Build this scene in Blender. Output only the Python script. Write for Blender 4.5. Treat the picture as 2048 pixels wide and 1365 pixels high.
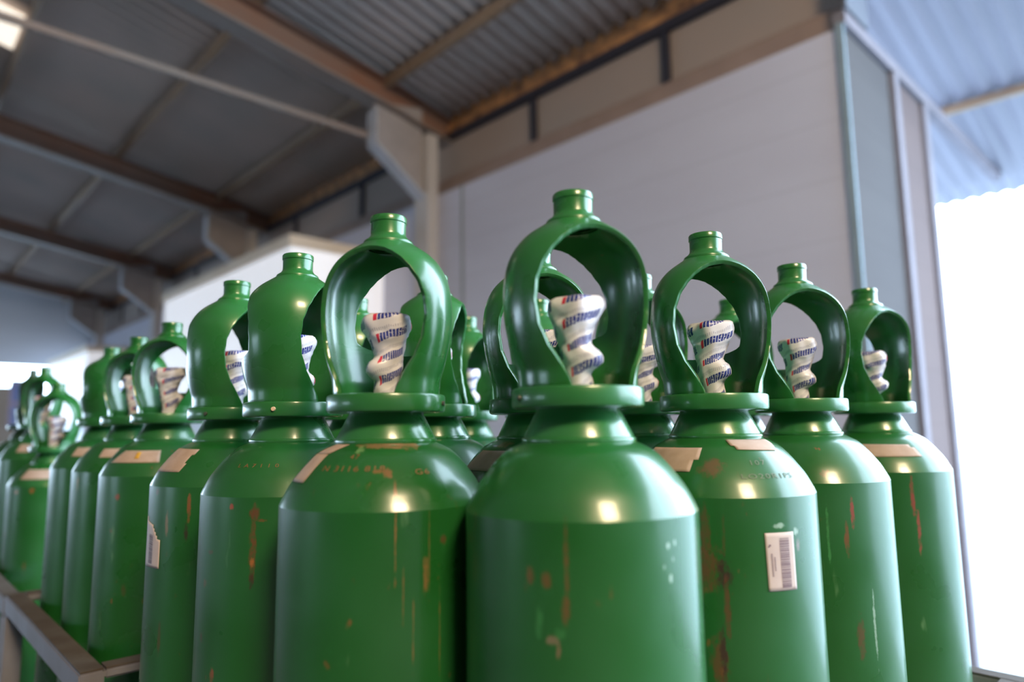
import bpy, bmesh, math, random
from mathutils import Vector, Matrix, noise
R = math.radians
S = bpy.context.scene
COL = S.collection
for o in list(bpy.data.objects):
    bpy.data.objects.remove(o)

# ------------------------------------------------------------ camera
# building frame: x = towards the panelled side wall, y = along that wall (away), z = up
cam_d = bpy.data.cameras.new('camera')
cam = bpy.data.objects.new('camera', cam_d); COL.objects.link(cam)
cam_d.sensor_width = 36.0
cam_d.lens = 36.0 * 1365.0 / 2048.0
cam_d.clip_start = 0.02; cam_d.clip_end = 500
HEAD, PITCH, ROLL = R(43.5), R(7.43), R(0.7)
fwd = Vector((math.sin(HEAD) * math.cos(PITCH), math.cos(HEAD) * math.cos(PITCH), math.sin(PITCH)))
r0 = Vector((math.cos(HEAD), -math.sin(HEAD), 0)); u0 = r0.cross(fwd)
cr = r0 * math.cos(ROLL) - u0 * math.sin(ROLL)
cu = u0 * math.cos(ROLL) + r0 * math.sin(ROLL)
CZ = 1.5
m = Matrix((cr, cu, -fwd)).transposed().to_4x4(); m.translation = Vector((0, 0, CZ))
cam.matrix_world = m
cam_d.dof.use_dof = True
cam_d.dof.focus_distance = 0.90
cam_d.dof.aperture_fstop = 2.0
S.camera = cam
# ------------------------------------------------------------ world, light, exposure
S.view_settings.view_transform = 'Standard'; S.view_settings.look = 'None'
S.view_settings.gamma = 1.0; S.view_settings.use_curve_mapping = False
S.view_settings.exposure = 0.0
W = bpy.data.worlds.new('world'); S.world = W; W.use_nodes = True
SKY_LOW, SKY_HIGH = 10.0, 15.0
wn = W.node_tree.nodes; wl = W.node_tree.links
# hazy overexposed sky: dimmer haze at the horizon, brighter above
tcw = wn.new('ShaderNodeTexCoord'); spw = wn.new('ShaderNodeSeparateXYZ'); rmp = wn.new('ShaderNodeMapRange')
wl.new(tcw.outputs['Generated'], spw.inputs[0]); wl.new(spw.outputs[2], rmp.inputs[0])
rmp.inputs[1].default_value = 0.0; rmp.inputs[2].default_value = 0.16
rmp.inputs[3].default_value = SKY_LOW; rmp.inputs[4].default_value = SKY_HIGH
wn['Background'].inputs[0].default_value = (0.62, 0.81, 1.0, 1)
wl.new(rmp.outputs[0], wn['Background'].inputs[1])

def area(name, loc, target, sx, sy, power, color):
    l = bpy.data.lights.new(name, 'AREA'); l.shape = 'RECTANGLE'; l.size = sx; l.size_y = sy
    l.energy = power; l.color = color
    o = bpy.data.objects.new(name, l); COL.objects.link(o); o.location = loc
    o.rotation_euler = (Vector(target) - Vector(loc)).to_track_quat('-Z', 'Y').to_euler()
    return o
# translucent roof sheet of the bay behind the camera, warm afternoon light
area('skylight_lamp', (-1.3, -5.7, 7.2), (0.5, 0.5, 1.3), 2.0, 1.7, 1080, (1.0, 0.76, 0.47))

# ------------------------------------------------------------ materials
def new_mat(name):
    mt = bpy.data.materials.new(name); mt.use_nodes = True
    nt = mt.node_tree; b = nt.nodes['Principled BSDF']
    return mt, nt, b
def N(nt, t, **kw):
    n = nt.nodes.new(t)
    for k, v in kw.items(): setattr(n, k, v)
    return n
def mth(nt, op, a, b=None, c=None, clamp=False):
    n = nt.nodes.new('ShaderNodeMath'); n.operation = op; n.use_clamp = clamp
    for i, v in enumerate((a, b, c)):
        if v is None: continue
        if isinstance(v, (int, float)): n.inputs[i].default_value = v
        else: nt.links.new(v, n.inputs[i])
    return n.outputs[0]
def mix(nt, fac, a, b):
    n = nt.nodes.new('ShaderNodeMix'); n.data_type = 'RGBA'
    for i, v in ((0, fac), (6, a), (7, b)):
        if isinstance(v, (int, float)): n.inputs[i].default_value = v
        elif isinstance(v, tuple): n.inputs[i].default_value = (*v[:3], 1)
        else: nt.links.new(v, n.inputs[i])
    return n.outputs[2]
def noise_fac(nt, vec, scale, detail=3, lo=.4, hi=.6, rough=.5):
    n = N(nt, 'ShaderNodeTexNoise'); n.inputs['Scale'].default_value = scale; n.inputs['Detail'].default_value = detail
    n.inputs['Roughness'].default_value = rough
    nt.links.new(vec, n.inputs['Vector'])
    mr = N(nt, 'ShaderNodeMapRange'); mr.inputs[1].default_value = lo; mr.inputs[2].default_value = hi
    nt.links.new(n.outputs['Fac'], mr.inputs[0])
    return mr.outputs[0]
def obj_co(nt, scale=(1, 1, 1), off=(0, 0, 0)):
    t = N(nt, 'ShaderNodeTexCoord'); mp = N(nt, 'ShaderNodeMapping')
    mp.inputs['Scale'].default_value = scale; mp.inputs['Location'].default_value = off
    nt.links.new(t.outputs['Object'], mp.inputs['Vector'])
    return mp.outputs[0], t
def simple(name, col, rough=.6, col2=None, scale=4, metallic=0, spec=None, bump=0):
    mt, nt, b = new_mat(name)
    b.inputs['Roughness'].default_value = rough; b.inputs['Metallic'].default_value = metallic
    if spec is not None: b.inputs['Specular IOR Level'].default_value = spec
    v, _ = obj_co(nt)
    f = noise_fac(nt, v, scale, 5, .3, .7)
    c2 = col2 or tuple(c * .85 for c in col)
    nt.links.new(mix(nt, f, col, c2), b.inputs['Base Color'])
    if bump:
        bp = N(nt, 'ShaderNodeBump'); bp.inputs['Strength'].default_value = bump; bp.inputs['Distance'].default_value = .004
        nt.links.new(f, bp.inputs['Height']); nt.links.new(bp.outputs[0], b.inputs['Normal'])
    return mt

GREEN_A = (0.009, 0.088, 0.013); GREEN_B = (0.012, 0.100, 0.022)
def green_paint(name, stains=(), seed=0, speck=.5, tint=(1, 1, 1), rough=.30):
    """glossy green enamel, stains = list of (theta_deg, z, half_w, half_h, colour, strength)"""
    mt, nt, b = new_mat(name)
    v, tc = obj_co(nt, off=(seed * 3.7, seed * 1.3, seed * .7))
    f1 = noise_fac(nt, v, 9, 4, .35, .65)
    ga = tuple(a * t for a, t in zip(GREEN_A, tint)); gb = tuple(a * t for a, t in zip(GREEN_B, tint))
    col = mix(nt, f1, ga, gb)
    # fine scattered chips of rust and pale scuffs
    v2, _ = obj_co(nt, scale=(1, 1, .45), off=(seed * 5.1, seed, seed * 2))
    chips = noise_fac(nt, v2, 75, 2, .72 - .03 * speck, .77 - .03 * speck)
    big = noise_fac(nt, v, 7, 2, .45, .6)
    chips = mth(nt, 'MULTIPLY', chips, big)
    col = mix(nt, mth(nt, 'MULTIPLY', chips, .75), col, (.18, .07, .022))
    v3, _ = obj_co(nt, scale=(1, 1, .25), off=(seed * 2.1, seed * 4, seed))
    scuff = noise_fac(nt, v3, 42, 3, .70, .78)
    col = mix(nt, mth(nt, 'MULTIPLY', scuff, .4), col, (.16, .32, .16))
    roughsock = None
    if stains:
        sp = N(nt, 'ShaderNodeSeparateXYZ'); nt.links.new(tc.outputs['Object'], sp.inputs[0])
        th = mth(nt, 'ARCTAN2', sp.outputs[0], mth(nt, 'MULTIPLY', sp.outputs[1], -1))
        nn = N(nt, 'ShaderNodeTexNoise'); nn.inputs['Scale'].default_value = 150; nn.inputs['Detail'].default_value = 5; nn.inputs['Roughness'].default_value = .65
        v4, _ = obj_co(nt, scale=(1, 1, .5), off=(seed, seed, 0)); nt.links.new(v4, nn.inputs['Vector'])
        wob = mth(nt, 'MULTIPLY', mth(nt, 'SUBTRACT', nn.outputs['Fac'], .5), 4.5)
        for (t0, z0, hw, hh, c, st) in stains:
            dx = mth(nt, 'DIVIDE', mth(nt, 'MULTIPLY', mth(nt, 'SUBTRACT', th, R(t0)), .11), hw)
            dz = mth(nt, 'DIVIDE', mth(nt, 'SUBTRACT', sp.outputs[2], z0), hh)
            d = mth(nt, 'ADD', mth(nt, 'MULTIPLY', dx, dx), mth(nt, 'MULTIPLY', dz, dz))
            d = mth(nt, 'ADD', d, wob)
            mask = mth(nt, 'MULTIPLY', mth(nt, 'SUBTRACT', 1.15, d), .9, clamp=True)
            col = mix(nt, mth(nt, 'MULTIPLY', mask, st), col, c)
    nt.links.new(col, b.inputs['Base Color'])
    b.inputs['Specular IOR Level'].default_value = .38
    b.inputs['Coat Weight'].default_value = .5; b.inputs['Coat Roughness'].default_value = .16
    rf = N(nt, 'ShaderNodeMapRange'); rf.inputs[3].default_value = rough - .05; rf.inputs[4].default_value = rough + .14
    nt.links.new(f1, rf.inputs[0]); nt.links.new(rf.outputs[0], b.inputs['Roughness'])
    v5, _ = obj_co(nt); n5 = N(nt, 'ShaderNodeTexNoise'); n5.inputs['Scale'].default_value = 60; n5.inputs['Detail'].default_value = 2
    nt.links.new(v5, n5.inputs['Vector'])
    bp = N(nt, 'ShaderNodeBump'); bp.inputs['Strength'].default_value = .12; bp.inputs['Distance'].default_value = .001
    nt.links.new(n5.outputs[0], bp.inputs['Height']); nt.links.new(bp.outputs[0], b.inputs['Normal'])
    return mt

RUST = (.15, .055, .022); DARK = (.035, .018, .016); BROWN = (.10, .045, .02); TAN = (.22, .12, .06)
ORANGE = (.26, .11, .035); PALE = (.45, .62, .55); LGREEN = (.06, .28, .09)
M = {}
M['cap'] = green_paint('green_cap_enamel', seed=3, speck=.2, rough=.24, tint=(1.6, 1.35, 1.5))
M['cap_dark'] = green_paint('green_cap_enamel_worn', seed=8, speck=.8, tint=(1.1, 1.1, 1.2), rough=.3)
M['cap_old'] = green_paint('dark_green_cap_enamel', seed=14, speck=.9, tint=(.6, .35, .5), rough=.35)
M['inside'] = simple('socket_shadow_metal', (.012, .03, .02), .6)
M['paper'] = simple('label_paper', (.40, .30, .25), .75, (.34, .25, .20), 60)
M['white_label'] = simple('white_label', (.52, .44, .42), .6, (.46, .38, .37), 30)
M['ink'] = simple('label_ink', (.16, .10, .13), .6)
M['stamp'] = simple('stamped_rust_letters', (.20, .10, .035), .7)
M['stamp_grey'] = simple('stamped_grey_letters', (.12, .16, .10), .7)
M['screw'] = simple('screw_head', (.05, .06, .04), .4)
M['screw_bright'] = simple('bare_screw_head', (.75, .55, .4), .35)

def wrap_mat():
    mt, nt, b = new_mat('printed_wrap_film')
    uv = N(nt, 'ShaderNodeUVMap'); sp = N(nt, 'ShaderNodeSeparateXYZ'); nt.links.new(uv.outputs[0], sp.inputs[0])
    u, v = sp.outputs[0], sp.outputs[1]           # u turns, v metres / 0.1
    vv, _ = obj_co(nt); nz = N(nt, 'ShaderNodeTexNoise'); nz.inputs['Scale'].default_value = 40
    nt.links.new(vv, nz.inputs['Vector'])
    wob = mth(nt, 'MULTIPLY', mth(nt, 'SUBTRACT', nz.outputs['Fac'], .5), .5)
    t = mth(nt, 'ADD', mth(nt, 'SUBTRACT', mth(nt, 'MULTIPLY', v, 3.9), mth(nt, 'MULTIPLY', u, 2.0)), wob)
    fr = mth(nt, 'FRACT', t)
    band = mth(nt, 'MULTIPLY', mth(nt, 'GREATER_THAN', fr, .08), mth(nt, 'LESS_THAN', fr, .46))
    k = mth(nt, 'FRACT', mth(nt, 'MULTIPLY', u, 3.0))
    lf = mth(nt, 'FRACT', mth(nt, 'MULTIPLY', u, 42.0))
    letters = mth(nt, 'GREATER_THAN', lf, .20)
    nz2 = N(nt, 'ShaderNodeTexNoise'); nz2.inputs['Scale'].default_value = 420
    nt.links.new(vv, nz2.inputs['Vector'])
    broken = mth(nt, 'GREATER_THAN', nz2.outputs['Fac'], .36)
    word = mth(nt, 'LESS_THAN', k, .80)
    blue = mth(nt, 'MULTIPLY', mth(nt, 'MULTIPLY', band, letters), mth(nt, 'MULTIPLY', word, broken))
    red = mth(nt, 'MULTIPLY', band, mth(nt, 'LESS_THAN', k, .07))
    thin = mth(nt, 'MULTIPLY', mth(nt, 'GREATER_THAN', fr, .60), mth(nt, 'LESS_THAN', fr, .76))
    lf2 = mth(nt, 'GREATER_THAN', mth(nt, 'FRACT', mth(nt, 'MULTIPLY', u, 70.0)), .5)
    small = mth(nt, 'MULTIPLY', mth(nt, 'MULTIPLY', thin, lf2), broken)
    col = mix(nt, mth(nt, 'MULTIPLY', small, .5), (.64, .635, .69), (.12, .13, .25))
    col = mix(nt, blue, col, (.02, .035, .22))
    col = mix(nt, red, col, (.5, .03, .07))
    nt.links.new(col, b.inputs['Base Color']); b.inputs['Roughness'].default_value = .33
    return mt
M['wrap'] = wrap_mat()
M['rail'] = simple('worn_galvanised_rail', (.23, .235, .29), .5, (.17, .16, .175), 9, metallic=.3)
M['rail_rust'] = simple('rusty_rail_top', (.045, .03, .02), .8, (.08, .068, .06), 14)
M['concrete'] = simple('floor_concrete', (.095, .09, .09), .8, (.075, .07, .07), 2)
M['yard'] = simple('yard_concrete', (.27, .29, .31), .8, (.24, .26, .28), .6)
M['rafter'] = simple('brown_steel_rafter', (.19, .13, .105), .6, (.23, .10, .055), 1.2)
M['rafter_flange'] = simple('grey_steel_flange', (.24, .225, .22), .6, (.27, .20, .17), 1.0)
M['haunch'] = simple('pale_steel_flange', (.46, .48, .54), .55)
M['purlin'] = simple('brown_purlin', (.27, .20, .15), .6, (.32, .22, .14), 1.5)
M['post'] = simple('dark_wall_post', (.025, .025, .04), .6)
M['column'] = simple('pale_column_paint', (.52, .50, .50), .5, (.47, .45, .45), 1)
M['column_side'] = simple('grey_column_paint', (.43, .44, .44), .5, (.38, .39, .39), 1)
M['girt'] = simple('brown_cladding', (.34, .27, .24), .6, (.30, .26, .24), .8)
M['eave_glow'] = simple('eave_glow_strip', (.58, .29, .12), .7, (.14, .075, .045), 7)  # daylight glow at the roof sheet gaps, painted as orange colour
M['blue_trim'] = simple('blue_grey_trim', (.24, .31, .36), .8, spec=.1)
M['lilac_trim'] = simple('pale_lilac_trim', (.20, .185, .21), .9, spec=.05)
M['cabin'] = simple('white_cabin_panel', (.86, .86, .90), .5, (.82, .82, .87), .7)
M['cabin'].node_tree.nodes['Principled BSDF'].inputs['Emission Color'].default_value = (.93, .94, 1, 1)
M['cabin'].node_tree.nodes['Principled BSDF'].inputs['Emission Strength'].default_value = .50  # glow added to lift the panel brightness, no lamp behind it
M['cabin_low'] = simple('grey_blue_cabin_panel', (.55, .58, .66), .5)
M['cream'] = simple('cream_trim', (.72, .60, .46), .6, (.80, .70, .58), 1)
M['cabinet'] = simple('grey_cabinet', (.52, .50, .47), .6)
M['poster'] = simple('blue_poster', (.16, .28, .85), .5, (.42, .58, .95), 5)
M['poster_pale'] = simple('lavender_poster_paper', (.62, .56, .85), .5)

def wall_panel_mat(name, c1, c2, axis, pitch=.5, lines=.25, matt=False):
    mt, nt, b = new_mat(name)
    t = N(nt, 'ShaderNodeTexCoord'); sp = N(nt, 'ShaderNodeSeparateXYZ'); nt.links.new(t.outputs['Object'], sp.inputs[0])
    f = mth(nt, 'FRACT', mth(nt, 'DIVIDE', sp.outputs[axis], pitch))
    ln = mth(nt, 'MULTIPLY', mth(nt, 'LESS_THAN', f, .03), lines)
    v, _ = obj_co(nt, scale=(.5, .5, 2))
    col = mix(nt, noise_fac(nt, v, 1.3, 4, .3, .7), c1, c2)
    col = mix(nt, ln, col, tuple(c * .6 for c in c1))
    nt.links.new(col, b.inputs['Base Color']); b.inputs['Roughness'].default_value = .9 if matt else .45
    if matt: b.inputs['Specular IOR Level'].default_value = .04
    return mt
M['wall'] = wall_panel_mat('white_sandwich_panel', (.54, .55, .66), (.51, .515, .62), 2, .5)
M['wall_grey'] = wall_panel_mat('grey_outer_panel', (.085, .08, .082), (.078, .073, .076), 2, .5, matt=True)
M['wall_blue'] = wall_panel_mat('pale_blue_panel', (.60, .64, .70), (.56, .60, .66), 2, .6)
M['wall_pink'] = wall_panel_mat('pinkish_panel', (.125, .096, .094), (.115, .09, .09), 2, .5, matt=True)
M['roof'] = simple('grey_corrugated_sheet', (.52, .445, .42), .7, (.42, .385, .37), .9)
M['canopy'] = simple('galvanised_corrugated_sheet', (.19, .185, .23), .5, (.175, .172, .215), .9)
M['backwall'] = simple('dim_hall_wall', (.34, .33, .34), .7)

# ------------------------------------------------------------ mesh helpers
def obj(name, bm, mat, parent=None, smooth=True, sharp=38, loc=None):
    me = bpy.data.meshes.new(name)
    bm.normal_update(); bm.to_mesh(me); bm.free()
    if isinstance(mat, (list, tuple)):
        for x in mat: me.materials.append(x)
    elif mat: me.materials.append(mat)
    if smooth:
        for p in me.polygons: p.use_smooth = True
        me.set_sharp_from_angle(angle=R(sharp))
    o = bpy.data.objects.new(name, me); COL.objects.link(o)
    if parent: o.parent = parent
    if loc: o.location = loc
    return o
def tag(o, label=None, cat=None, group=None, kind=None):
    if label: o['label'] = label
    if cat: o['category'] = cat
    if group: o['group'] = group
    if kind: o['kind'] = kind
    return o
def empty(name, loc, rz=0):
    o = bpy.data.objects.new(name, None); COL.objects.link(o)
    o.location = loc; o.rotation_euler = (0, 0, rz); o.empty_display_size = .1
    return o
def box(bm, x0, x1, y0, y1, z0, z1, mi=0):
    v = [bm.verts.new((x, y, z)) for x in (x0, x1) for y in (y0, y1) for z in (z0, z1)]
    for q in ((0, 1, 3, 2), (4, 6, 7, 5), (0, 4, 5, 1), (2, 3, 7, 6), (0, 2, 6, 4), (1, 5, 7, 3)):
        f = bm.faces.new([v[i] for i in q]); f.material_index = mi
    return v
def prism(bm, pts, y0, y1, mi=0, axis='y'):
    """closed polygon pts in (x,z) extruded along y"""
    a = [bm.verts.new((x, y0, z)) for x, z in pts]; b = [bm.verts.new((x, y1, z)) for x, z in pts]
    n = len(pts)
    fs = [bm.faces.new(a), bm.faces.new(b[::-1])]
    for i in range(n): fs.append(bm.faces.new((a[i], b[i], b[(i + 1) % n], a[(i + 1) % n])))
    for f in fs: f.material_index = mi
    bmesh.ops.recalc_face_normals(bm, faces=fs)
def revolve(prof, seg=96, close_bottom=True, close_top=False):
    """prof: list of (r, z) going upward along the outside"""
    bm = bmesh.new(); rings = []
    for r, z in prof:
        if r < 1e-6: rings.append([bm.verts.new((0, 0, z))]); continue
        rings.append([bm.verts.new((r * math.cos(2 * math.pi * i / seg), r * math.sin(2 * math.pi * i / seg), z)) for i in range(seg)])
    for A, B in zip(rings, rings[1:]):
        for i in range(seg):
            j = (i + 1) % seg
            if len(A) == 1: bm.faces.new((A[0], B[j], B[i]))
            elif len(B) == 1: bm.faces.new((A[i], A[j], B[0]))
            else: bm.faces.new((A[i], A[j], B[j], B[i]))
    return bm
def lerp_tab(tab, x):
    if x <= tab[0][0]: return tab[0][1]
    for (a, fa), (b, fb) in zip(tab, tab[1:]):
        if x <= b:
            t = (x - a) / (b - a); return fa + (fb - fa) * t
    return tab[-1][1]
def smooth_tab(tab, x):
    """monotone-ish cubic through the table"""
    n = len(tab)
    if x <= tab[0][0]: return tab[0][1]
    if x >= tab[-1][0]: return tab[-1][1]
    for i in range(n - 1):
        if x <= tab[i + 1][0]:
            x0, y0 = tab[i]; x1, y1 = tab[i + 1]; h = x1 - x0
            m0 = ((y1 - tab[i - 1][1]) / (x1 - tab[i - 1][0])) if i > 0 else (y1 - y0) / h
            m1 = ((tab[i + 2][1] - y0) / (tab[i + 2][0] - x0)) if i < n - 2 else (y1 - y0) / h
            t = (x - x0) / h
            return (2*t**3 - 3*t*t + 1) * y0 + (t**3 - 2*t*t + t) * h * m0 + (-2*t**3 + 3*t*t) * y1 + (t**3 - t*t) * h * m1

# ------------------------------------------------------------ gas cylinder parts
RB = .1145
SHOULDER = [(.1145, 1.303), (.111, 1.310), (.104, 1.3236), (.0955, 1.3354), (.087, 1.346), (.073, 1.3595), (.0545, 1.3685)]
PROF_Z = [(z, r) for r, z in SHOULDER]
def body_bm(drop=0.0):
    prof = [(0, .012), (.06, .010), (.085, .0), (.104, .006), (.1125, .022), (RB, .05)]
    prof += [(RB, .05 + (1.300 - drop - .05) * k / 8) for k in range(1, 9)]
    zs = [1.3022 + (1.3685 - 1.3022) * k / 14 for k in range(15)]
    prof += [(smooth_tab(PROF_Z, z), z - drop) for z in zs]
    prof += [(.040, 1.372 - drop), (0, 1.372 - drop)]
    return revolve(prof, 96)
def neck_bm():
    return revolve([(.0545, 1.3665), (.0572, 1.3672), (.0578, 1.3692), (.0572, 1.3712), (.0556, 1.3722),
                    (.0552, 1.3735), (.0500, 1.3840), (.0445, 1.3950), (.0425, 1.3985), (.0422, 1.4025)], 72)
def collar_bm():
    return revolve([(.0415, 1.4010), (.0640, 1.4010), (.0663, 1.4022), (.0672, 1.4042), (.0672, 1.4185), (.0663, 1.4204),
                    (.0645, 1.4212), (.0500, 1.4214), (.020, 1.4214), (0, 1.4214)], 72)
CAP_R = [(0, .0605), (.010, .0612), (.018, .0618), (.027, .0645), (.042, .0685), (.065, .0730), (.090, .0755), (.110, .0748),
         (.128, .0722), (.142, .0672), (.154, .0600), (.164, .0505), (.172, .0395), (.179, .0290)]
WIN = [(0, .0345), (.006, .0360), (.012, .0385), (.020, .0425), (.040, .0545), (.0615, .0625), (.086, .0662), (.107, .0648),
       (.126, .0590), (.140, .0500), (.1505, .0400), (.158, .0295), (.1630, .0195), (.1658, .0095), (.1668, 0)]
SILL = .052
def back_w(z):
    if z <= SILL: return 0
    w = lerp_tab(WIN, z); d = z - SILL
    return w * min(1, math.sqrt(max(0, 1 - (1 - min(1, d / .018)) ** 2)))
def cap_bm():
    zs = set()
    k = 0.0
    while k <= .179: zs.add(round(k, 5)); k += .004
    for z in (.1485, .150, .152, .154, .156, .158, .1595, .161, .162, .163, .164, .1648, .1655, .166, .1664, .1668, .169, .179,
              SILL, SILL + .0002, SILL + .0008, SILL + .002, SILL + .0035, SILL + .006, SILL + .009, SILL + .013): zs.add(round(z, 5))
    zs = sorted(zs); n = 40
    bm = bmesh.new()
    for s in (1, -1):
        rows = []
        for z in zs:
            r = smooth_tab(CAP_R, z)
            wf = lerp_tab(WIN, z) if z < .1668 else 0
            wb = back_w(z) if z < .1668 else 0
            tf = math.asin(min(1, wf / r)); tb = math.pi - math.asin(min(1, wb / r))
            rows.append([bm.verts.new((s * r * math.sin(tf + (tb - tf) * i / n), -r * math.cos(tf + (tb - tf) * i / n), z)) for i in range(n + 1)])
        for A, B in zip(rows, rows[1:]):
            for i in range(n):
                q = (A[i], A[i + 1], B[i + 1], B[i])
                bm.faces.new(q if s > 0 else q[::-1])
    bmesh.ops.remove_doubles(bm, verts=bm.verts, dist=2e-5)
    bmesh.ops.dissolve_degenerate(bm, dist=1e-5, edges=bm.edges)
    bm.normal_update()
    rev = [f for f in bm.faces if f.normal.dot(Vector((f.calc_center_median().x, f.calc_center_median().y, .02))) < 0]
    if rev: bmesh.ops.reverse_faces(bm, faces=rev)
    return bm
def build_cap_mesh():
    o = obj('guard_cap', cap_bm(), M['cap'], smooth=True, sharp=60)
    md = o.modifiers.new('s', 'SOLIDIFY'); md.thickness = .0052; md.offset = -1; md.use_even_offset = False
    md = o.modifiers.new('b', 'BEVEL'); md.width = .0013; md.segments = 2; md.limit_method = 'ANGLE'; md.angle_limit = R(50)
    dg = bpy.context.evaluated_depsgraph_get()
    me = bpy.data.meshes.new_from_object(o.evaluated_get(dg)); me.name = 'guard_cap'
    for p in me.polygons: p.use_smooth = True
    me.set_sharp_from_angle(angle=R(55))
    bpy.data.objects.remove(o)
    return me
CAP_ME = build_cap_mesh()
def cap_neck_bm():
    return revolve([(.0225, .1765), (.0290, .1770), (.0296, .1795), (.0285, .1820), (.0240, .1850), (.0214, .1885), (.0207, .1910), (.0207, .2040), (.0216, .2050),
                    (.0216, .2110), (.0207, .2122), (.0165, .2126), (.0160, .2085), (0, .2080)], 56)
NECK_ME = None

def wrap_bm(seed, knob=35, tall=.96, wide=1.0):
    """valve wrapped in printed film; knob = side (deg) of the outlet bulge, hand wheel on top"""
    prof = [(.000, .0135), (.006, .0140), (.014, .0138), (.022, .0150), (.032, .0162), (.040, .0165), (.048, .0172), (.056, .0188), (.063, .0210), (.069, .0235),
            (.075, .0250), (.080, .0274), (.086, .0283), (.092, .0284), (.096, .0272), (.0985, .0235), (.0988, .015), (.0975, .007)]
    seg = 48; bm = bmesh.new(); uvl = bm.loops.layers.uv.new('UVMap'); rows = []
    ka = R(knob)
    fine = []
    for (z0, r0_), (z1, r1_) in zip(prof, prof[1:]):
        for k in range(2): fine.append((z0 + (z1 - z0) * k / 2, r0_ + (r1_ - r0_) * k / 2))
    fine.append(prof[-1])
    for z, r in fine:
        row = []
        cx = .002 * math.sin(z * 60 + seed); cy = .001 * math.sin(z * 45 + seed * 2)
        for i in range(seg):
            t = 2 * math.pi * i / seg
            k = math.exp(-((z - .032) / .0115) ** 4)
            rr = r * wide + k * .0115 * max(0, math.cos(t - ka)) ** 2.5
            if z > .07: rr += .0016 * math.cos(5 * t + seed) * wide   # lobed hand wheel
            p = Vector((rr * math.cos(t), rr * math.sin(t), z))
            nz = noise.noise(Vector((p.x * 95 + seed, p.y * 95, p.z * 95)))
            rr += .0016 * nz + .0005 * math.sin(2 * math.pi * (z / .0255 - i / seg * 2) )
            row.append(bm.verts.new((cx + rr * math.cos(t), cy + rr * math.sin(t), z * tall + .0015 * math.cos(t - 1) * (z / .1))))
        rows.append(row)
    for a, (A, B) in enumerate(zip(rows, rows[1:])):
        for i in range(seg):
            j = (i + 1) % seg
            f = bm.faces.new((A[i], A[j], B[j], B[i]))
            for l, (uu, zz) in zip(f.loops, ((i, fine[a][0]), (i + 1, fine[a][0]), (i + 1, fine[a + 1][0]), (i, fine[a + 1][0]))):
                l[uvl].uv = (uu / seg, zz * 10)
    bm.faces.new(rows[-1])
    return bm

def surf(th, z, drop=0, off=.0004):
    """point on the body surface: th in degrees to the right of the face seen, z local"""
    zz = z + drop
    r = RB if zz <= 1.303 else smooth_tab(PROF_Z, zz)
    dz = .0008
    ra = RB if zz - dz <= 1.303 else smooth_tab(PROF_Z, zz - dz); rb_ = RB if zz + dz <= 1.303 else smooth_tab(PROF_Z, min(1.3685, zz + dz))
    nr, nz = 2 * dz, -(rb_ - ra); L = math.hypot(nr, nz)
    r += off * nr / L; z += off * nz / L
    return Vector((r * math.sin(R(th)), -r * math.cos(R(th)), z))
def patch(name, parent, corners, mat, drop=0, n=16, m=8, off=.0005, cut=None, holes=None):
    """curved sticker; corners (theta,z): top-left, top-right, bottom-right, bottom-left; cut(u,v)->bool removes torn pieces"""
    bm = bmesh.new(); g = []
    tl, tr, br, bl = corners
    for j in range(m + 1):
        row = []
        for i in range(n + 1):
            u, v = i / n, j / m
            th = (tl[0] * (1 - u) + tr[0] * u) * (1 - v) + (bl[0] * (1 - u) + br[0] * u) * v
            z = (tl[1] * (1 - u) + tr[1] * u) * (1 - v) + (bl[1] * (1 - u) + br[1] * u) * v
            row.append(bm.verts.new(surf(th, z, drop, off)))
        g.append(row)
    for j in range(m):
        for i in range(n):
            if cut and cut((i + .5) / n, (j + .5) / m): continue
            bm.faces.new((g[j][i], g[j + 1][i], g[j + 1][i + 1], g[j][i + 1]))
    loose = [v for v in bm.verts if not v.link_faces]
    bmesh.ops.delete(bm, geom=loose, context='VERTS')
    o = obj(name, bm, mat, parent)
    md = o.modifiers.new('thickness', 'SOLIDIFY'); md.thickness = .0003; md.offset = 1
    return o
def strips(name, parent, corners, rects, mat, drop=0, off=.0011):
    """printed bars: rects in (u0,u1,v0,v1) of the sticker"""
    bm = bmesh.new(); tl, tr, br, bl = corners
    def P(u, v):
        th = (tl[0] * (1 - u) + tr[0] * u) * (1 - v) + (bl[0] * (1 - u) + br[0] * u) * v
        z = (tl[1] * (1 - u) + tr[1] * u) * (1 - v) + (bl[1] * (1 - u) + br[1] * u) * v
        return surf(th, z, drop, off)
    for u0_, u1_, v0_, v1_ in rects:
        for k in range(4):
            a = u0_ + (u1_ - u0_) * k / 4; b = u0_ + (u1_ - u0_) * (k + 1) / 4
            bm.faces.new([bm.verts.new(P(*q)) for q in ((a, v0_), (a, v1_), (b, v1_), (b, v0_))])
    return obj(name, bm, mat, parent)
def stamped(parent, text, th0, z0, size, mat, drop=0):
    cu_ = bpy.data.curves.new('t', 'FONT'); cu_.body = text; cu_.size = size; cu_.space_character = 1.15; cu_.resolution_u = 2
    t = bpy.data.objects.new('t', cu_); COL.objects.link(t)
    dg = bpy.context.evaluated_depsgraph_get(); me = bpy.data.meshes.new_from_object(t.evaluated_get(dg))
    bpy.data.objects.remove(t)
    bm = bmesh.new(); bm.from_mesh(me); bpy.data.meshes.remove(me)
    bmesh.ops.triangulate(bm, faces=bm.faces)
    bmesh.ops.subdivide_edges(bm, edges=[e for e in bm.edges if e.calc_length() > size * .25], cuts=1)
    r = .088
    for v in bm.verts:
        v.co = surf(th0 + math.degrees(v.co.x / r), z0 + v.co.y * .62, drop, .0006)
    return obj('stamped_marking', bm, mat, parent, smooth=False)

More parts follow.
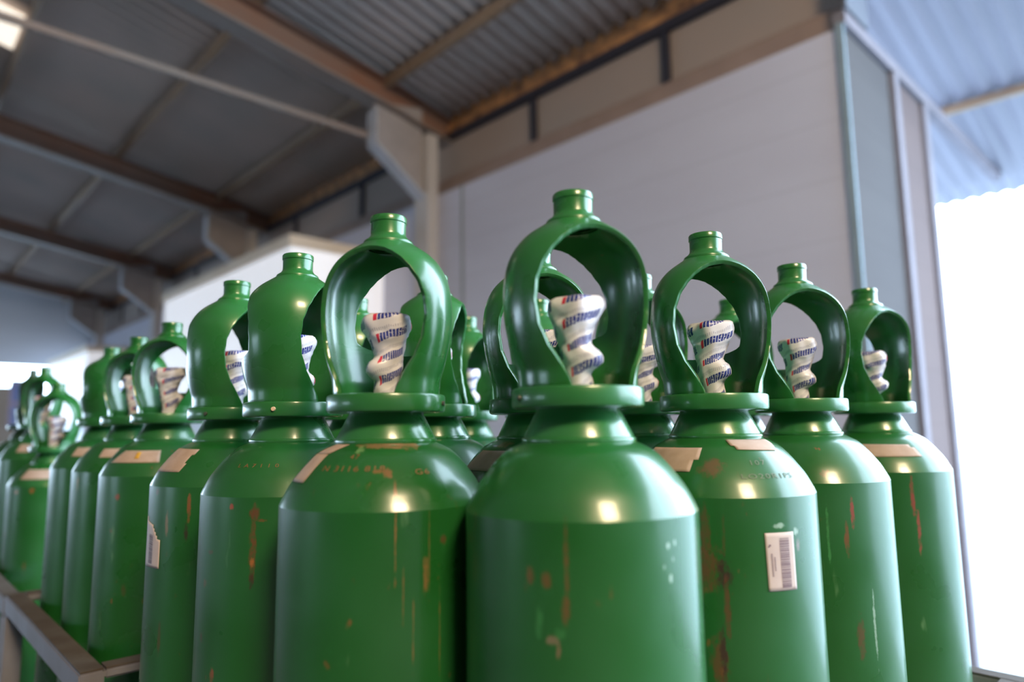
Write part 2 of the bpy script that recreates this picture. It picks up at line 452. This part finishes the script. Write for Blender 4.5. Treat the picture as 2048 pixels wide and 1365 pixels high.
ME = {}
def get_me(key, fn, mat, sharp=38):
    if key not in ME:
        o = obj(key, fn(), mat, sharp=sharp); ME[key] = o.data; bpy.data.objects.remove(o)
    return ME[key]
def part(name, me, parent, mat=None, loc=(0, 0, 0), rz=0):
    o = bpy.data.objects.new(name, me); COL.objects.link(o); o.parent = parent
    o.location = loc; o.rotation_euler = (0, 0, rz)
    if mat:
        o.material_slots[0].link = 'OBJECT'; o.material_slots[0].material = mat
    return o
DECK = .12
def screw_bm():
    bm = bmesh.new(); bmesh.ops.create_cone(bm, cap_ends=True, segments=16, radius1=.0032, radius2=.0026, depth=.004,
                                           matrix=Matrix.Rotation(R(90), 4, 'X'))
    return bm
def gas_cylinder(key, x, y, label, cap_rot=0, stains=(), seed=1, tint=(1, 1, 1), drop=0.0, screw=None, screw_mat=None,
                 valve=(40, 1), has_valve=True, lean=(0, 0), cap_mat=None, cap_scale=(1, 1, 1), speck=.5, group='green gas cylinders standing in the cages'):
    az = math.atan2(x, y)
    root = empty('gas_cylinder', (x, y, DECK), -az)
    tag(root, label, 'gas cylinder', group)
    bme = get_me('body%.3f' % drop, lambda: body_bm(drop), M['cap'], 17)
    pm = green_paint('green_body_enamel_' + key, stains, seed, speck, tint)
    body = part('cylinder_body', bme, root, pm)
    part('neck_cone', get_me('neck', neck_bm, M['cap']), root, cap_mat or M['cap'], (0, 0, -drop))
    col = part('collar', get_me('collar', collar_bm, M['cap']), root, cap_mat or M['cap'], (0, 0, -drop))
    if screw is not None:
        part('set_screw', get_me('screw', screw_bm, M['screw']), col, screw_mat or M['screw'],
             (.0675 * math.sin(R(screw)), -.0675 * math.cos(R(screw)), 1.411), R(screw))
    cp = part('guard_cap', CAP_ME, root, cap_mat or M['cap'], (0, 0, 1.4205 - drop), R(cap_rot))
    cp.rotation_euler = (R(lean[0]), R(lean[1]), R(cap_rot)); cp.scale = cap_scale
    part('cap_neck', get_me('cap_neck', cap_neck_bm, M['cap']), cp, cap_mat or M['cap'])
    if has_valve:
        k, sd = valve
        o = obj('wrapped_valve', wrap_bm(sd, k), M['wrap'], root, sharp=60, loc=(0, 0, 1.4212 - drop))
    return root

G = 'green gas cylinders standing in the cages'
# ---- front corner
c0 = gas_cylinder('front', .53, .462, 'nearest and widest green gas cylinder, plain shoulder, small pale chips on its right side', 30,
    [(-22.5, 1.258, .004, .008, RUST, .6), (-15, 1.256, .004, .009, RUST, .6), (-6.4, 1.262, .0022, .045, RUST, .55), (-7, 1.232, .004, .012, RUST, .6),
     (-13, 1.207, .005, .004, (.30, .17, .15), .45), (-18.7, 1.219, .0035, .012, LGREEN, .35), (-9.5, 1.213, .005, .005, LGREEN, .3), (-10.5, 1.198, .002, .006, (.34, .15, .13), .45),
     (40.5, 1.279, .002, .003, PALE, .6), (43.5, 1.268, .0016, .003, PALE, .5), (41.5, 1.252, .002, .0035, PALE, .5), (38, 1.262, .0015, .003, PALE, .4), (45, 1.281, .0015, .003, PALE, .5)],
    seed=2, screw=-57, valve=(-25, 1.0), speck=0, cap_scale=(1, 1, .972))
# ---- first row to the right
r1 = gas_cylinder('r1', .792, .4605, 'green gas cylinder with white barcode sticker and dark brown rust patch on its barrel', 26,
    [(-9, 1.228, .020, .026, BROWN, .85), (1, 1.222, .009, .018, DARK, .9), (2, 1.185, .0035, .04, BROWN, .75), (-8, 1.268, .006, .03, BROWN, .7), (-13, 1.262, .004, .032, DARK, .6),
     (-3, 1.335, .017, .010, (.13, .055, .03), .7), (-3, 1.130, .010, .03, BROWN, .8), (-1, 1.138, .004, .026, DARK, .85), (2, 1.262, .002, .02, BROWN, .4), (-13, 1.205, .010, .018, (.08, .09, .03), .5),
     (45, 1.264, .004, .005, PALE, .5), (33, 1.272, .008, .003, PALE, .5), (46, 1.25, .003, .01, (.4, .25, .3), .4)],
    seed=5, valve=(-30, 2.2), speck=.8)
L = [(10.5, 1.3648), (66, 1.3650), (56, 1.3520), (14.5, 1.3540)]
patch('paper_label', r1, L, M['paper'], cut=lambda u, v: (u < .06 and v > .6))
L = [(-70, 1.3560), (-11.4, 1.3561), (-14.0, 1.3297), (-70, 1.3290)]
patch('paper_label', r1, L, M['paper'], cut=lambda u, v: (u > .93 and v > .55))
L = [(23.8, 1.2650), (42.2, 1.2650), (42.6, 1.2035), (24.6, 1.2035)]
lb = patch('barcode_label', r1, L, M['white_label'], n=14, m=14)
random.seed(4); bars = []; v = .10
while v < .93:
    h = random.choice((.006, .009, .014, .020)); bars.append((.46, .80, v, min(.95, v + h))); v += h + random.choice((.006, .009, .014))
strips('barcode', lb, L, bars, M['ink'])
txt = []
for cu2, v0_, v1_ in ((.15, .36, .74), (.24, .42, .66)):
    v = v0_
    while v < v1_: txt.append((cu2, cu2 + .05, v, v + .012)); v += .022
txt.append((.10, .17, .20, .23)); txt.append((.07, .12, .23, .25))
strips('small_print', lb, L, txt, M['ink'])
stamped(r1, '107', 22, 1.3370, .012, M['stamp_grey']); stamped(r1, 'LO20R1PS', 14, 1.3225, .012, M['stamp_grey'])
r2 = gas_cylinder('r2', 1.052, .4625, 'green gas cylinder with bare shoulder and thin red streak, between barcode one and rightmost one', 27,
    [(29, 1.262, .003, .020, (.25, .035, .03), .8), (24, 1.228, .0035, .022, RUST, .8), (14, 1.315, .007, .006, BROWN, .7), (29, 1.10, .006, .03, BROWN, .7), (12, 1.235, .002, .04, LGREEN, .5),
     (40, 1.12, .002, .05, PALE, .4)], seed=7, valve=(-28, 3.1))
r3 = gas_cylinder('r3', 1.347, .458, 'rightmost green gas cylinder, broad paper label on shoulder, beside the bright opening', 52,
    [(24, 1.262, .0035, .035, (.26, .035, .035), .8), (27, 1.21, .003, .035, (.28, .05, .045), .75)], seed=9, valve=(-15, 4.0))
patch('paper_label', r3, [(-30, 1.3480), (38, 1.3470), (41, 1.3275), (-30, 1.3270)], M['paper'], cut=lambda u, v: (u > .93 and v < .3))
# ---- left row
l1 = gas_cylinder('l1', .438, .673, 'green gas cylinder with stamped numbers and thin orange streaks, directly left of the nearest one', -27,
    [(5, 1.279, .0011, .050, ORANGE, .6), (5.2, 1.318, .0022, .013, (.24, .09, .04), .7), (1, 1.338, .006, .0055, (.22, .09, .04), .75), (-5, 1.340, .006, .0022, (.24, .10, .04), .65),
     (9, 1.222, .0009, .03, ORANGE, .4), (14, 1.185, .0009, .035, ORANGE, .4), (22, 1.262, .0012, .04, (.2, .10, .04), .35), (-2, 1.366, .055, .0042, TAN, .85), (20, 1.3650, .028, .0045, TAN, .8),
     (-22, 1.361, .008, .004, (.16, .3, .12), .7), (30, 1.272, .004, .005, BROWN, .7), (20, 1.24, .003, .02, (.3, .12, .05), .5), (28, 1.18, .0008, .05, ORANGE, .3)],
    seed=11, screw=68, valve=(215, 5.3), speck=.7)
patch('paper_label', l1, [(-62, 1.3662), (-40, 1.3662), (-50, 1.3570), (-71, 1.3570)], M['paper'], n=10)
patch('paper_label', l1, [(-72, 1.3565), (-51, 1.3565), (-56, 1.3280), (-76, 1.3280)], M['paper'], n=10)
stamped(l1, 'N 3116 818', -45, 1.3400, .0125, M['stamp']); stamped(l1, '47', -27, 1.3520, .0105, M['stamp']); stamped(l1, 'G6', 18, 1.3360, .012, M['stamp'])
l2 = gas_cylinder('l2', .438, .907, 'green gas cylinder with one wide orange rust run down its barrel, cap seen side on', 66,
    [(-21.5, 1.284, .006, .011, (.12, .04, .02), .85), (-22, 1.240, .0045, .042, (.13, .045, .018), .85), (-22, 1.226, .003, .008, (.35, .13, .03), .8), (-22, 1.205, .003, .012, DARK, .6), (-37, 1.291, .003, .004, (.3, .05, .02), .85),
     (-62, 1.131, .004, .006, BROWN, .8), (-48, 1.094, .004, .010, (.28, .07, .04), .7), (-55, 1.235, .006, .003, BROWN, .5), (-17, 1.275, .006, .002, RUST, .6)],
    seed=13, screw=-22, screw_mat=M['screw_bright'], valve=(30, 6.1), speck=.8)
stamped(l2, 'L A 7 1 1 0', -44, 1.3370, .010, M['stamp'])
l3 = gas_cylinder('l3', .442, 1.138, 'green gas cylinder in the left row with torn barcode sticker on its barrel', 50,
    [(-27.6, 1.272, .003, .022, (.24, .07, .03), .75), (-29, 1.238, .004, .014, DARK, .85), (-48, 1.09, .003, .03, BROWN, .5), (-60, 1.295, .006, .005, BROWN, .5), (-46, 1.25, .003, .02, (.28, .15, .09), .5)],
    seed=17, screw=-34, valve=(30, 7.0))
patch('paper_label', l3, [(-80, 1.3575), (-34, 1.3560), (-42, 1.3235), (-80, 1.3235)], M['paper'], cut=lambda u, v: (u > .94 and .3 < v < .6))
L = [(-77, 1.262), (-52, 1.250), (-52, 1.1850), (-77, 1.1850)]
lb = patch('barcode_label', l3, L, M['white_label'], n=12, m=16, cut=lambda u, v: v < .36 * u + .06 * math.sin(9 * u))
bars = []; v = .34
while v < .92:
    h = random.choice((.006, .01, .016)); bars.append((.35, .62, v, v + h)); v += h + random.choice((.007, .011))
strips('barcode', lb, L, bars, M['ink'])
# ---- second row behind the corner
i11 = gas_cylinder('i11', .670, .655, 'green gas cylinder with shaded paper label, half hidden between the two nearest ones', 18,
    [(-40, 1.362, .02, .004, TAN, .6)], seed=19, valve=(0, 8.2))
patch('paper_label', i11, [(-66, 1.3535), (-8, 1.3535), (-8, 1.3290), (-80, 1.3290)], M['paper'])
gas_cylinder('i12', .925, .665, 'green gas cylinder mostly hidden behind the gap between the nearest and the barcode one', 34, [], seed=21, valve=(10, 9.1))
gas_cylinder('i13', 1.247, .677, 'green gas cylinder whose cap neck shows through the barcode cylinder cap', 30, [], seed=23, valve=(30, 9.9))
gas_cylinder('a', .668, .887, 'green gas cylinder with broad cap side, right behind the one with stamped numbers', 80, [], seed=25, valve=(30, 10.7), tint=(.9, .95, 1))
gas_cylinder('d', .953, .928, 'green gas cylinder whose small neck shows through the cap of the nearest one', 75, [], seed=27, valve=(60, 11.3))
gas_cylinder('e', .672, 1.140, 'green gas cylinder whose neck shows left above the wrapped valve of the stamped one', 66, [], seed=29, valve=(30, 12.1))
gas_cylinder('b', .976, 1.175, 'farthest green gas cylinder with bright collar in the gap between the two nearest ones', 60, [], seed=31, valve=(30, 12.9), tint=(.95, 1, 1.15))
# ---- second cage, further left
l4 = gas_cylinder('l4', .453, 1.50, 'green gas cylinder with yellow spot on its paper label, near end of second cage', -24,
    [(-42, 1.265, .006, .006, (.26, .05, .02), .8), (-30, 1.10, .005, .012, BROWN, .4)], seed=33, valve=(30, 13.7), cap_mat=M['cap_dark'], cap_scale=(.92, .92, .885))
patch('paper_label', l4, [(-55, 1.3490), (-6, 1.3490), (-6, 1.3270), (-66, 1.3270)], M['paper'])
patch('sticker_dot', l4, [(-33, 1.346), (-28, 1.346), (-28, 1.334), (-33, 1.334)], simple('yellow_dot', (.6, .34, .04), .6), n=4, m=4, off=.0012)
l5 = gas_cylinder('l5', .453, 1.735, 'middle green gas cylinder of the three in the second cage, bright cap arms', -26, [(-60, 1.28, .004, .02, (.4, .25, .1), .4)], seed=35, valve=(30, 14.3), cap_mat=M['cap_dark'], cap_scale=(.88, .88, .86))
patch('paper_label', l5, [(-40, 1.350), (-5, 1.350), (-5, 1.332), (-40, 1.332)], M['paper'])
l6 = gas_cylinder('l6', .453, 1.97, 'green gas cylinder at the far end of the second cage, cap side facing out', 62, [], seed=37, valve=(30, 15.1), cap_mat=M['cap_dark'], cap_scale=(.9, .9, .85))
patch('paper_label', l6, [(-45, 1.350), (-8, 1.350), (-8, 1.330), (-45, 1.330)], M['paper'])
# ---- third cage
l7 = gas_cylinder('l7', .455, 2.62, 'shorter green gas cylinder with rust spots in the cage furthest left', -20,
    [(-25, 1.215, .008, .008, (.26, .06, .02), .8), (-50, 1.212, .006, .006, (.45, .2, .13), .7)], seed=39, valve=(30, 16.2), drop=.075, cap_mat=M['cap_dark'], cap_scale=(.95, .95, .95))
patch('paper_label', l7, [(-48, 1.276), (10, 1.276), (10, 1.248), (-52, 1.248)], M['paper'], drop=.075)
l8 = gas_cylinder('l8', .455, 2.86, 'green gas cylinder behind the shorter one, barrel cut by the left picture edge', -30, [], seed=41, valve=(30, 17.5), cap_mat=M['cap_dark'], cap_scale=(.8, .8, .92))
patch('paper_label', l8, [(-40, 1.352), (12, 1.352), (12, 1.326), (-40, 1.326)], M['paper'])
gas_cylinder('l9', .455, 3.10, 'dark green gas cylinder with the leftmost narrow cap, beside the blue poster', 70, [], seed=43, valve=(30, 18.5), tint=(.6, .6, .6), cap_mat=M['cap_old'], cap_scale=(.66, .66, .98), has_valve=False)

# ------------------------------------------------------------ cages (steel pallets the cylinders stand in)
def cage(label, x0, x1, y0, y1, ztop, mats=('rail', 'rail_rust')):
    root = empty('cylinder_cage', (x0, y0, 0)); tag(root, label, 'cage', 'steel cages for gas cylinders')
    X, Y = x1 - x0, y1 - y0; t = .038
    bm = bmesh.new(); box(bm, 0, X, 0, Y, DECK - .012, DECK - .001); obj('deck', bm, M['rail'], root, smooth=False)
    for k in range(3):
        bm = bmesh.new(); xx = .05 + (X - .18) * k / 2; box(bm, xx, xx + .08, 0, Y, .0, DECK - .013); obj('skid', bm, M['rail'], root, smooth=False)
    for px in (0, X - t):
        for py in (0, Y - t):
            bm = bmesh.new(); box(bm, px, px + t, py, py + t, DECK, ztop - .046)
            bmesh.ops.bevel(bm, geom=bm.edges[:], offset=.003, segments=2, affect='EDGES'); obj('post', bm, M['rail'], root, smooth=False)
    for (a, b, c, d) in ((0, t, 0, Y), (X - t, X, 0, Y), (t, X - t, 0, t), (t, X - t, Y - t, Y)):
        bm = bmesh.new(); box(bm, a, b, c, d, ztop - (.045 if b - a < .1 else .018), ztop - .003)
        bmesh.ops.bevel(bm, geom=bm.edges[:], offset=.003, segments=2, affect='EDGES')
        rl = obj('rail', bm, M['rail'], root, smooth=False)
        bm = bmesh.new(); box(bm, a + .002, b - .002, c + .002, d - .002, ztop - .003, ztop)
        obj('top_strip', bm, M['rail_rust'], rl, smooth=False)
    return root
cage('steel cage around the near group of cylinders, its rail end showing at the lower right', .285, 1.535, .298, 1.333, CZ - .445)
cage('steel cage with worn grey rail and rusty top edge, lower left corner of the view', .290, 1.25, 1.340, 2.128, CZ - .385)
cage('steel cage furthest left, its post cut by the left edge of the view', .290, 1.25, 2.136, 3.26, CZ - .395)

# ------------------------------------------------------------ building
def st(name, bm, mat, label, cat='building', smooth=False, loc=None):
    o = obj(name, bm, mat, smooth=smooth); tag(o, label, cat, kind='structure'); return o
XW, XU, YF = 5.62, 5.90, 1.93           # lower wall face, upper wall face, corner where the wall turns outward
def roof_z(x): return CZ + 4.5 - .227 * (x - 6.1)
def roof_sheet(name, x0, x1, y0, y1, mat, label, pitch=.21, amp=.045, nx=14):
    bm = bmesh.new(); ny = int((y1 - y0) / pitch * 6); rows = []
    for i in range(nx + 1):
        x = x0 + (x1 - x0) * i / nx
        rows.append([bm.verts.new((x, y0 + (y1 - y0) * j / ny, roof_z(x) + amp * (math.sin(2 * math.pi * (y0 + (y1 - y0) * j / ny) / pitch)) + amp)) for j in range(ny + 1)])
    for A, B in zip(rows, rows[1:]):
        for j in range(ny): bm.faces.new((A[j], B[j], B[j + 1], A[j + 1]))
    o = st(name, bm, mat, label, 'ceiling', smooth=True)
    md = o.modifiers.new('t', 'SOLIDIFY'); md.thickness = .002; md.offset = 1
    return o
bm = bmesh.new(); box(bm, -20, 4.8, -10, 30, -1.3, 0); box(bm, 4.8, 5.75, YF, 30, -1.3, 0); st('floor', bm, M['concrete'], 'grey concrete floor of the hall', 'floor')
bm = bmesh.new(); box(bm, 4.8, 90, -60, 60, -1.4, -1.2); box(bm, -80, 5.75, 30, 90, -.2, -.01); box(bm, -80, -20, -60, 30, -.2, -.01)
st('ground', bm, M['yard'], 'bright open yard outside the hall', 'ground')
roof_sheet('ceiling', -6.0, 6.22, 1.93, 30, M['roof'], 'grey corrugated roof underside over the hall')
roof_sheet('ceiling_canopy', 6.25, 11.6, .3, 2.95, M['canopy'], 'pale blue lit corrugated canopy at the upper right', nx=10, amp=.02)
roof_sheet('ceiling_near', -6.0, 6.24, .3, 1.925, M['roof'], 'grey corrugated roof underside over the near bay', nx=10)
roof_sheet('ceiling_behind', -6.0, 4.6, -10, .29, M['roof'], 'grey corrugated roof underside behind the viewer', nx=10)
bm = bmesh.new()
zr = roof_z(-6)
for (xa, xb, za, zb) in ((-20, -6, zr - 3.2, zr),):
    v = [bm.verts.new(p) for p in ((xa, -10, za), (xb, -10, zb), (xb, 30, zb), (xa, 30, za))]
    w = [bm.verts.new((p.co.x, p.co.y, p.co.z + .05)) for p in v]
    bm.faces.new(v); bm.faces.new(w[::-1])
    for i in range(4): bm.faces.new((v[i], w[i], w[(i + 1) % 4], v[(i + 1) % 4]))
st('ceiling_left', bm, M['roof'], 'far slope of the hall roof behind the viewer', 'ceiling')
bm = bmesh.new(); box(bm, -20, 5.62, -10.2, -10, 0, 9); st('wall_back', bm, M['backwall'], 'wall behind the viewer', 'wall')
bm = bmesh.new(); box(bm, -20.2, -20, -10, 7, 0, 9); box(bm, -20.2, -20, 14, 28, 0, 9); box(bm, -20.2, -20, 7, 14, 2.6, 9)
st('wall_left', bm, M['backwall'], 'wall on the left side of the hall with a wide gateway', 'wall')
# lower panelled wall with top ledge
bm = bmesh.new(); box(bm, XW, XU, YF + .032, 28, 0, CZ + 3.275)
st('wall_right', bm, M['wall'], 'long white panelled side wall behind the cylinders', 'wall')
bm = bmesh.new(); box(bm, XU, XU + .12, YF + .03, 28, CZ + 3.0, CZ + 4.19)
st('wall_right_upper', bm, M['girt'], 'brownish cladding band above the white side wall', 'wall')
bm = bmesh.new(); prism(bm, [(XU - .10, CZ + 3.30), (XU, CZ + 3.30), (XU, CZ + 3.62), (XU - .02, CZ + 3.62), (XU - .10, CZ + 3.56)], YF + .04, 28)
st('trim_1', bm, simple('brown_girt', (.30, .22, .19), .6), 'brown channel beam along the top of the white wall', 'beam')
bm = bmesh.new(); box(bm, XU - .07, XU + .05, YF + .03, 28, CZ + 4.17, CZ + 4.28)
st('trim_2', bm, M['post'], 'dark thin beam under the eave of the side wall', 'beam')
bm = bmesh.new(); box(bm, 5.92, 5.94, YF + .10, 30, CZ + 4.25, CZ + 4.622)
st('trim_3', bm, M['eave_glow'], 'orange eave strip with painted glow under the roof sheets', 'trim')
# vertical joints and face 2 running outward
def strip(name, x0, x1, y0, y1, z0, z1, mat, label, cat='trim'):
    bm = bmesh.new(); box(bm, x0, x1, y0, y1, z0, z1); return st(name, bm, mat, label, cat)
strip('trim_4', XW - .03, XW + .0, YF - .03, YF + .03, 0, CZ + 3.30, M['blue_trim'], 'narrow blue grey corner strip where the wall turns outward')
strip('trim_5', XW - .012, XW, 6.83, 6.88, 0, CZ + 3.275, simple('joint_grey', (.30, .33, .36), .6), 'thin grey vertical joint in the white wall beside the column')
strip('wall_front', XW + .001, 6.74, YF, YF + .03, -1.2, CZ + 3.30, M['wall_grey'], 'white panel beyond the blue grey corner strip', 'wall')
strip('trim_6', 6.74, 6.87, YF - .05, YF + .12, -1.2, CZ + 3.30, M['lilac_trim'], 'pale post between the two outward wall panels', 'post')
strip('trim_7', 6.87, 6.93, YF - .02, YF + .12, -1.2, CZ + 3.30, simple('slate_joint', (.25, .26, .32), .6), 'dark slate joint beside the pale post')
strip('wall_front_outer', 6.93, 7.66, YF, YF + .12, -1.2, CZ + 3.30, M['wall_pink'], 'pinkish white panel by the bright opening', 'wall')
strip('trim_8', 7.66, 7.82, YF - .04, YF + .20, -1.2, CZ + 3.30, M['lilac_trim'], 'white end post of the wall at the bright opening', 'post')
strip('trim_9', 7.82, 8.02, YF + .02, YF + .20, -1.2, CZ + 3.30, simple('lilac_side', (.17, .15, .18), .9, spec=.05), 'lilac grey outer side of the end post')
# long beam above face 2
strip('trim_10', XW - .02, 11.0, YF - .05, YF + .05, CZ + 3.29, CZ + 3.40, M['lilac_trim'], 'pale lilac beam running outward above the wall end', 'beam')
strip('trim_11', XW + .0, 6.12, YF - .06, YF - .02, CZ + 3.43, CZ + 4.3, simple('shadow_gap_sheet', (.10, .11, .14), .6), 'dark sheet standing in for the shadow gap above the wall corner')  # shade of the open gap under the canopy, painted as a dark sheet
# posts on the upper wall
for k, (yy, who) in enumerate(((3.77, 'right of centre'), (5.74, 'just right of the near column'), (9.85, 'just left of the near column'), (12.3, 'above the white cabin'), (15.3, 'left of the second column'), (17.8, 'near the third column'), (22.5, 'at the far end'), (24.6, 'last before the end wall'))):
    bm = bmesh.new(); box(bm, XU - .05, XU - .0, yy - .045, yy + .045, CZ + 3.30, CZ + 4.17)
    tag(obj('wall_post', bm, M['post'], smooth=False), 'thin dark post in the upper band of the side wall, ' + who, 'post', 'thin dark posts of the upper wall', 'structure')
# columns with haunches, rafters
names = ['near', 'second', 'third', 'fourth']
for k, yc in enumerate((7.4, 13.5, 19.6, 25.7)):
    nm = names[k]
    root = empty('portal_frame', (5.44, yc, 0)); tag(root, '%s pale steel column with haunch and brown sloping rafter' % nm, 'frame', 'steel portal frames of the hall', 'structure')
    bm = bmesh.new(); box(bm, 0, .18, 0, .30, 0, CZ + 4.15, 0)
    c = obj('column', bm, M['column'], root, smooth=False)
    # haunch web plate and its pale bottom flange
    bm = bmesh.new()
    x0 = 4.66 - 5.44
    prism(bm, [(x0, CZ + 3.80), (0, CZ + 3.30), (0, CZ + 4.55), (x0, CZ + 4.40)], .13, .17)
    obj('haunch', bm, simple('haunch_web_%d' % k, (.36, .33, .33), .55), root, smooth=False)
    bm = bmesh.new(); prism(bm, [(x0 - .02, CZ + 3.78), (0, CZ + 3.22), (0, CZ + 3.26), (x0 - .02, CZ + 3.82)], .04, .26)
    obj('haunch_flange', bm, M['haunch'], root, smooth=False)
    bm = bmesh.new(); box(bm, x0 - .03, x0 - .01, .04, .26, CZ + 3.82, CZ + 4.28)
    obj('haunch_end_plate', bm, M['haunch'], root, smooth=False)
    # rafter: web + flanges following the roof
    def zr_(x): return roof_z(x)
    xa, xb = -6.0, 5.95
    bm = bmesh.new()
    def beam(d0, d1, y0, y1):
        e = lambda x: min(.6, .07 * max(0, 5 - x))
        xs = (xa, -3.5, 5.0, xb)
        prism(bm, [(x - 5.44, zr_(x) - d1 - e(x)) for x in xs] + [(x - 5.44, zr_(x) - d0 - e(x)) for x in xs[::-1]], y0, y1)
    beam(.07, .40, .14, .16); beam(.05, .07, .02, .28)
    obj('rafter', bm, M['rafter'], root, smooth=False)
    bm = bmesh.new(); beam(.40, .425, .0, .30)
    obj('rafter_flange', bm, M['rafter_flange'], root, smooth=False)
# purlins
for k, (xx, who) in enumerate(((4.82, 'nearest the side wall'), (3.04, 'second from the side wall'), (1.22, 'third from the side wall'), (-.6, 'fourth from the side wall'), (-2.4, 'fifth from the side wall'))):
    bm = bmesh.new(); z = roof_z(xx)
    prism(bm, [(xx - .035, z - .15), (xx + .035, z - .155), (xx + .035, z - .005), (xx - .035, z + .0)], 1.95, 29.5)
    tag(obj('roof_purlin', bm, M['purlin'], smooth=False), 'brown roof purlin, %s' % who, 'purlin', 'long brown purlins under the hall roof', 'structure')
for xx, who in ((9.2, 'at the upper right edge of the view'),):
    bm = bmesh.new(); z = roof_z(xx)
    prism(bm, [(xx - .03, z - .09), (xx + .03, z - .10), (xx + .03, z - .003), (xx - .03, z + .0)], .35, 2.9)
    tag(obj('canopy_purlin', bm, M['purlin'], smooth=False), 'brown purlin under the pale canopy, %s' % who, 'purlin', 'purlins under the canopy', 'structure')
# horizontal tie rail across the hall, between the near and the second frame
bm = bmesh.new(); box(bm, -3.5, 4.7, 7.66, 7.72, CZ + 3.93, CZ + 4.0)
tag(obj('tie_rail', bm, M['rafter_flange'], smooth=False), 'thin grey horizontal rail crossing the hall under the purlins', 'rail', kind='structure')
# bright roof light in the far upper left
bm = bmesh.new(); box(bm, -.45, 1.15, 10.55, 11.6, roof_z(.35) - .09, roof_z(.35) - .07)
# (follows the roof slope)
for v_ in bm.verts: v_.co.z += -.227 * (v_.co.x - .35)
mt, nt, b = new_mat('glowing_roof_light'); b.inputs['Emission Color'].default_value = (1, .86, .70, 1); b.inputs['Emission Strength'].default_value = 1.1
b.inputs['Base Color'].default_value = (.8, .7, .6, 1)
tag(obj('roof_light', bm, mt, smooth=False), 'bright cream translucent roof light at the upper left corner', 'skylight')
# end wall with open lower part
bm = bmesh.new(); box(bm, -20, 6.2, 28, 28.15, CZ + 2.35, 9.5)
st('wall_far', bm, M['wall_blue'], 'pale blue end wall above the open far side', 'wall')

# ------------------------------------------------------------ white cabins along the wall
def cabin(label, x0, x1, y0, y1, zt):
    root = empty('white_cabin', (x0, y0, 0)); tag(root, label, 'cabin', 'white cabins along the side wall')
    X, Y = x1 - x0, y1 - y0
    bm = bmesh.new(); box(bm, 0, X, 0, Y, 1.9, zt - .16); obj('added_glow_panel', bm, M['cabin'], root, smooth=False)  # upper panel carries the added glow
    bm = bmesh.new(); box(bm, .03, X - .0, .03, Y - .03, 0, 1.9); obj('lower_panel', bm, M['cabin_low'], root, smooth=False)
    bm = bmesh.new(); box(bm, -.05, X, -.05, Y + .05, zt - .16, zt); obj('roof_trim', bm, M['cream'], root, smooth=False)
    return root
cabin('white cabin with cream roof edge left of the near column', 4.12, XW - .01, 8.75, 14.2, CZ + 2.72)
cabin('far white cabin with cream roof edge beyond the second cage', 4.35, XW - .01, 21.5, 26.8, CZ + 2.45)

# grey cabinet with a blue poster in the far left
root = empty('metal_cabinet', (1.6, 20.5, 0)); tag(root, 'grey metal cabinet at the far left edge behind the caps', 'cabinet')
bm = bmesh.new(); box(bm, 0, 1.5, 0, .6, 0, CZ + 1.2); bmesh.ops.bevel(bm, geom=bm.edges[:], offset=.02, segments=2, affect='EDGES'); obj('cabinet_body', bm, M['cabinet'], root, smooth=False)
bm = bmesh.new(); box(bm, .05, 1.45, -.02, 0, .1, CZ + 1.1); obj('cabinet_door', bm, M['cabinet'], root, smooth=False)
root = empty('wall_poster', (2.55, 20.46, CZ + .25)); tag(root, 'blue and lavender poster hanging on the grey cabinet', 'poster')
bm = bmesh.new(); box(bm, 0, .46, 0, .012, -.04, 1.12); obj('poster_sheet', bm, M['poster_pale'], root, smooth=False)
for z0 in (.02, .58):
    bm = bmesh.new(); box(bm, .05, .41, -.006, -.001, z0, z0 + .46); obj('poster_panel', bm, M['poster'], root, smooth=False)
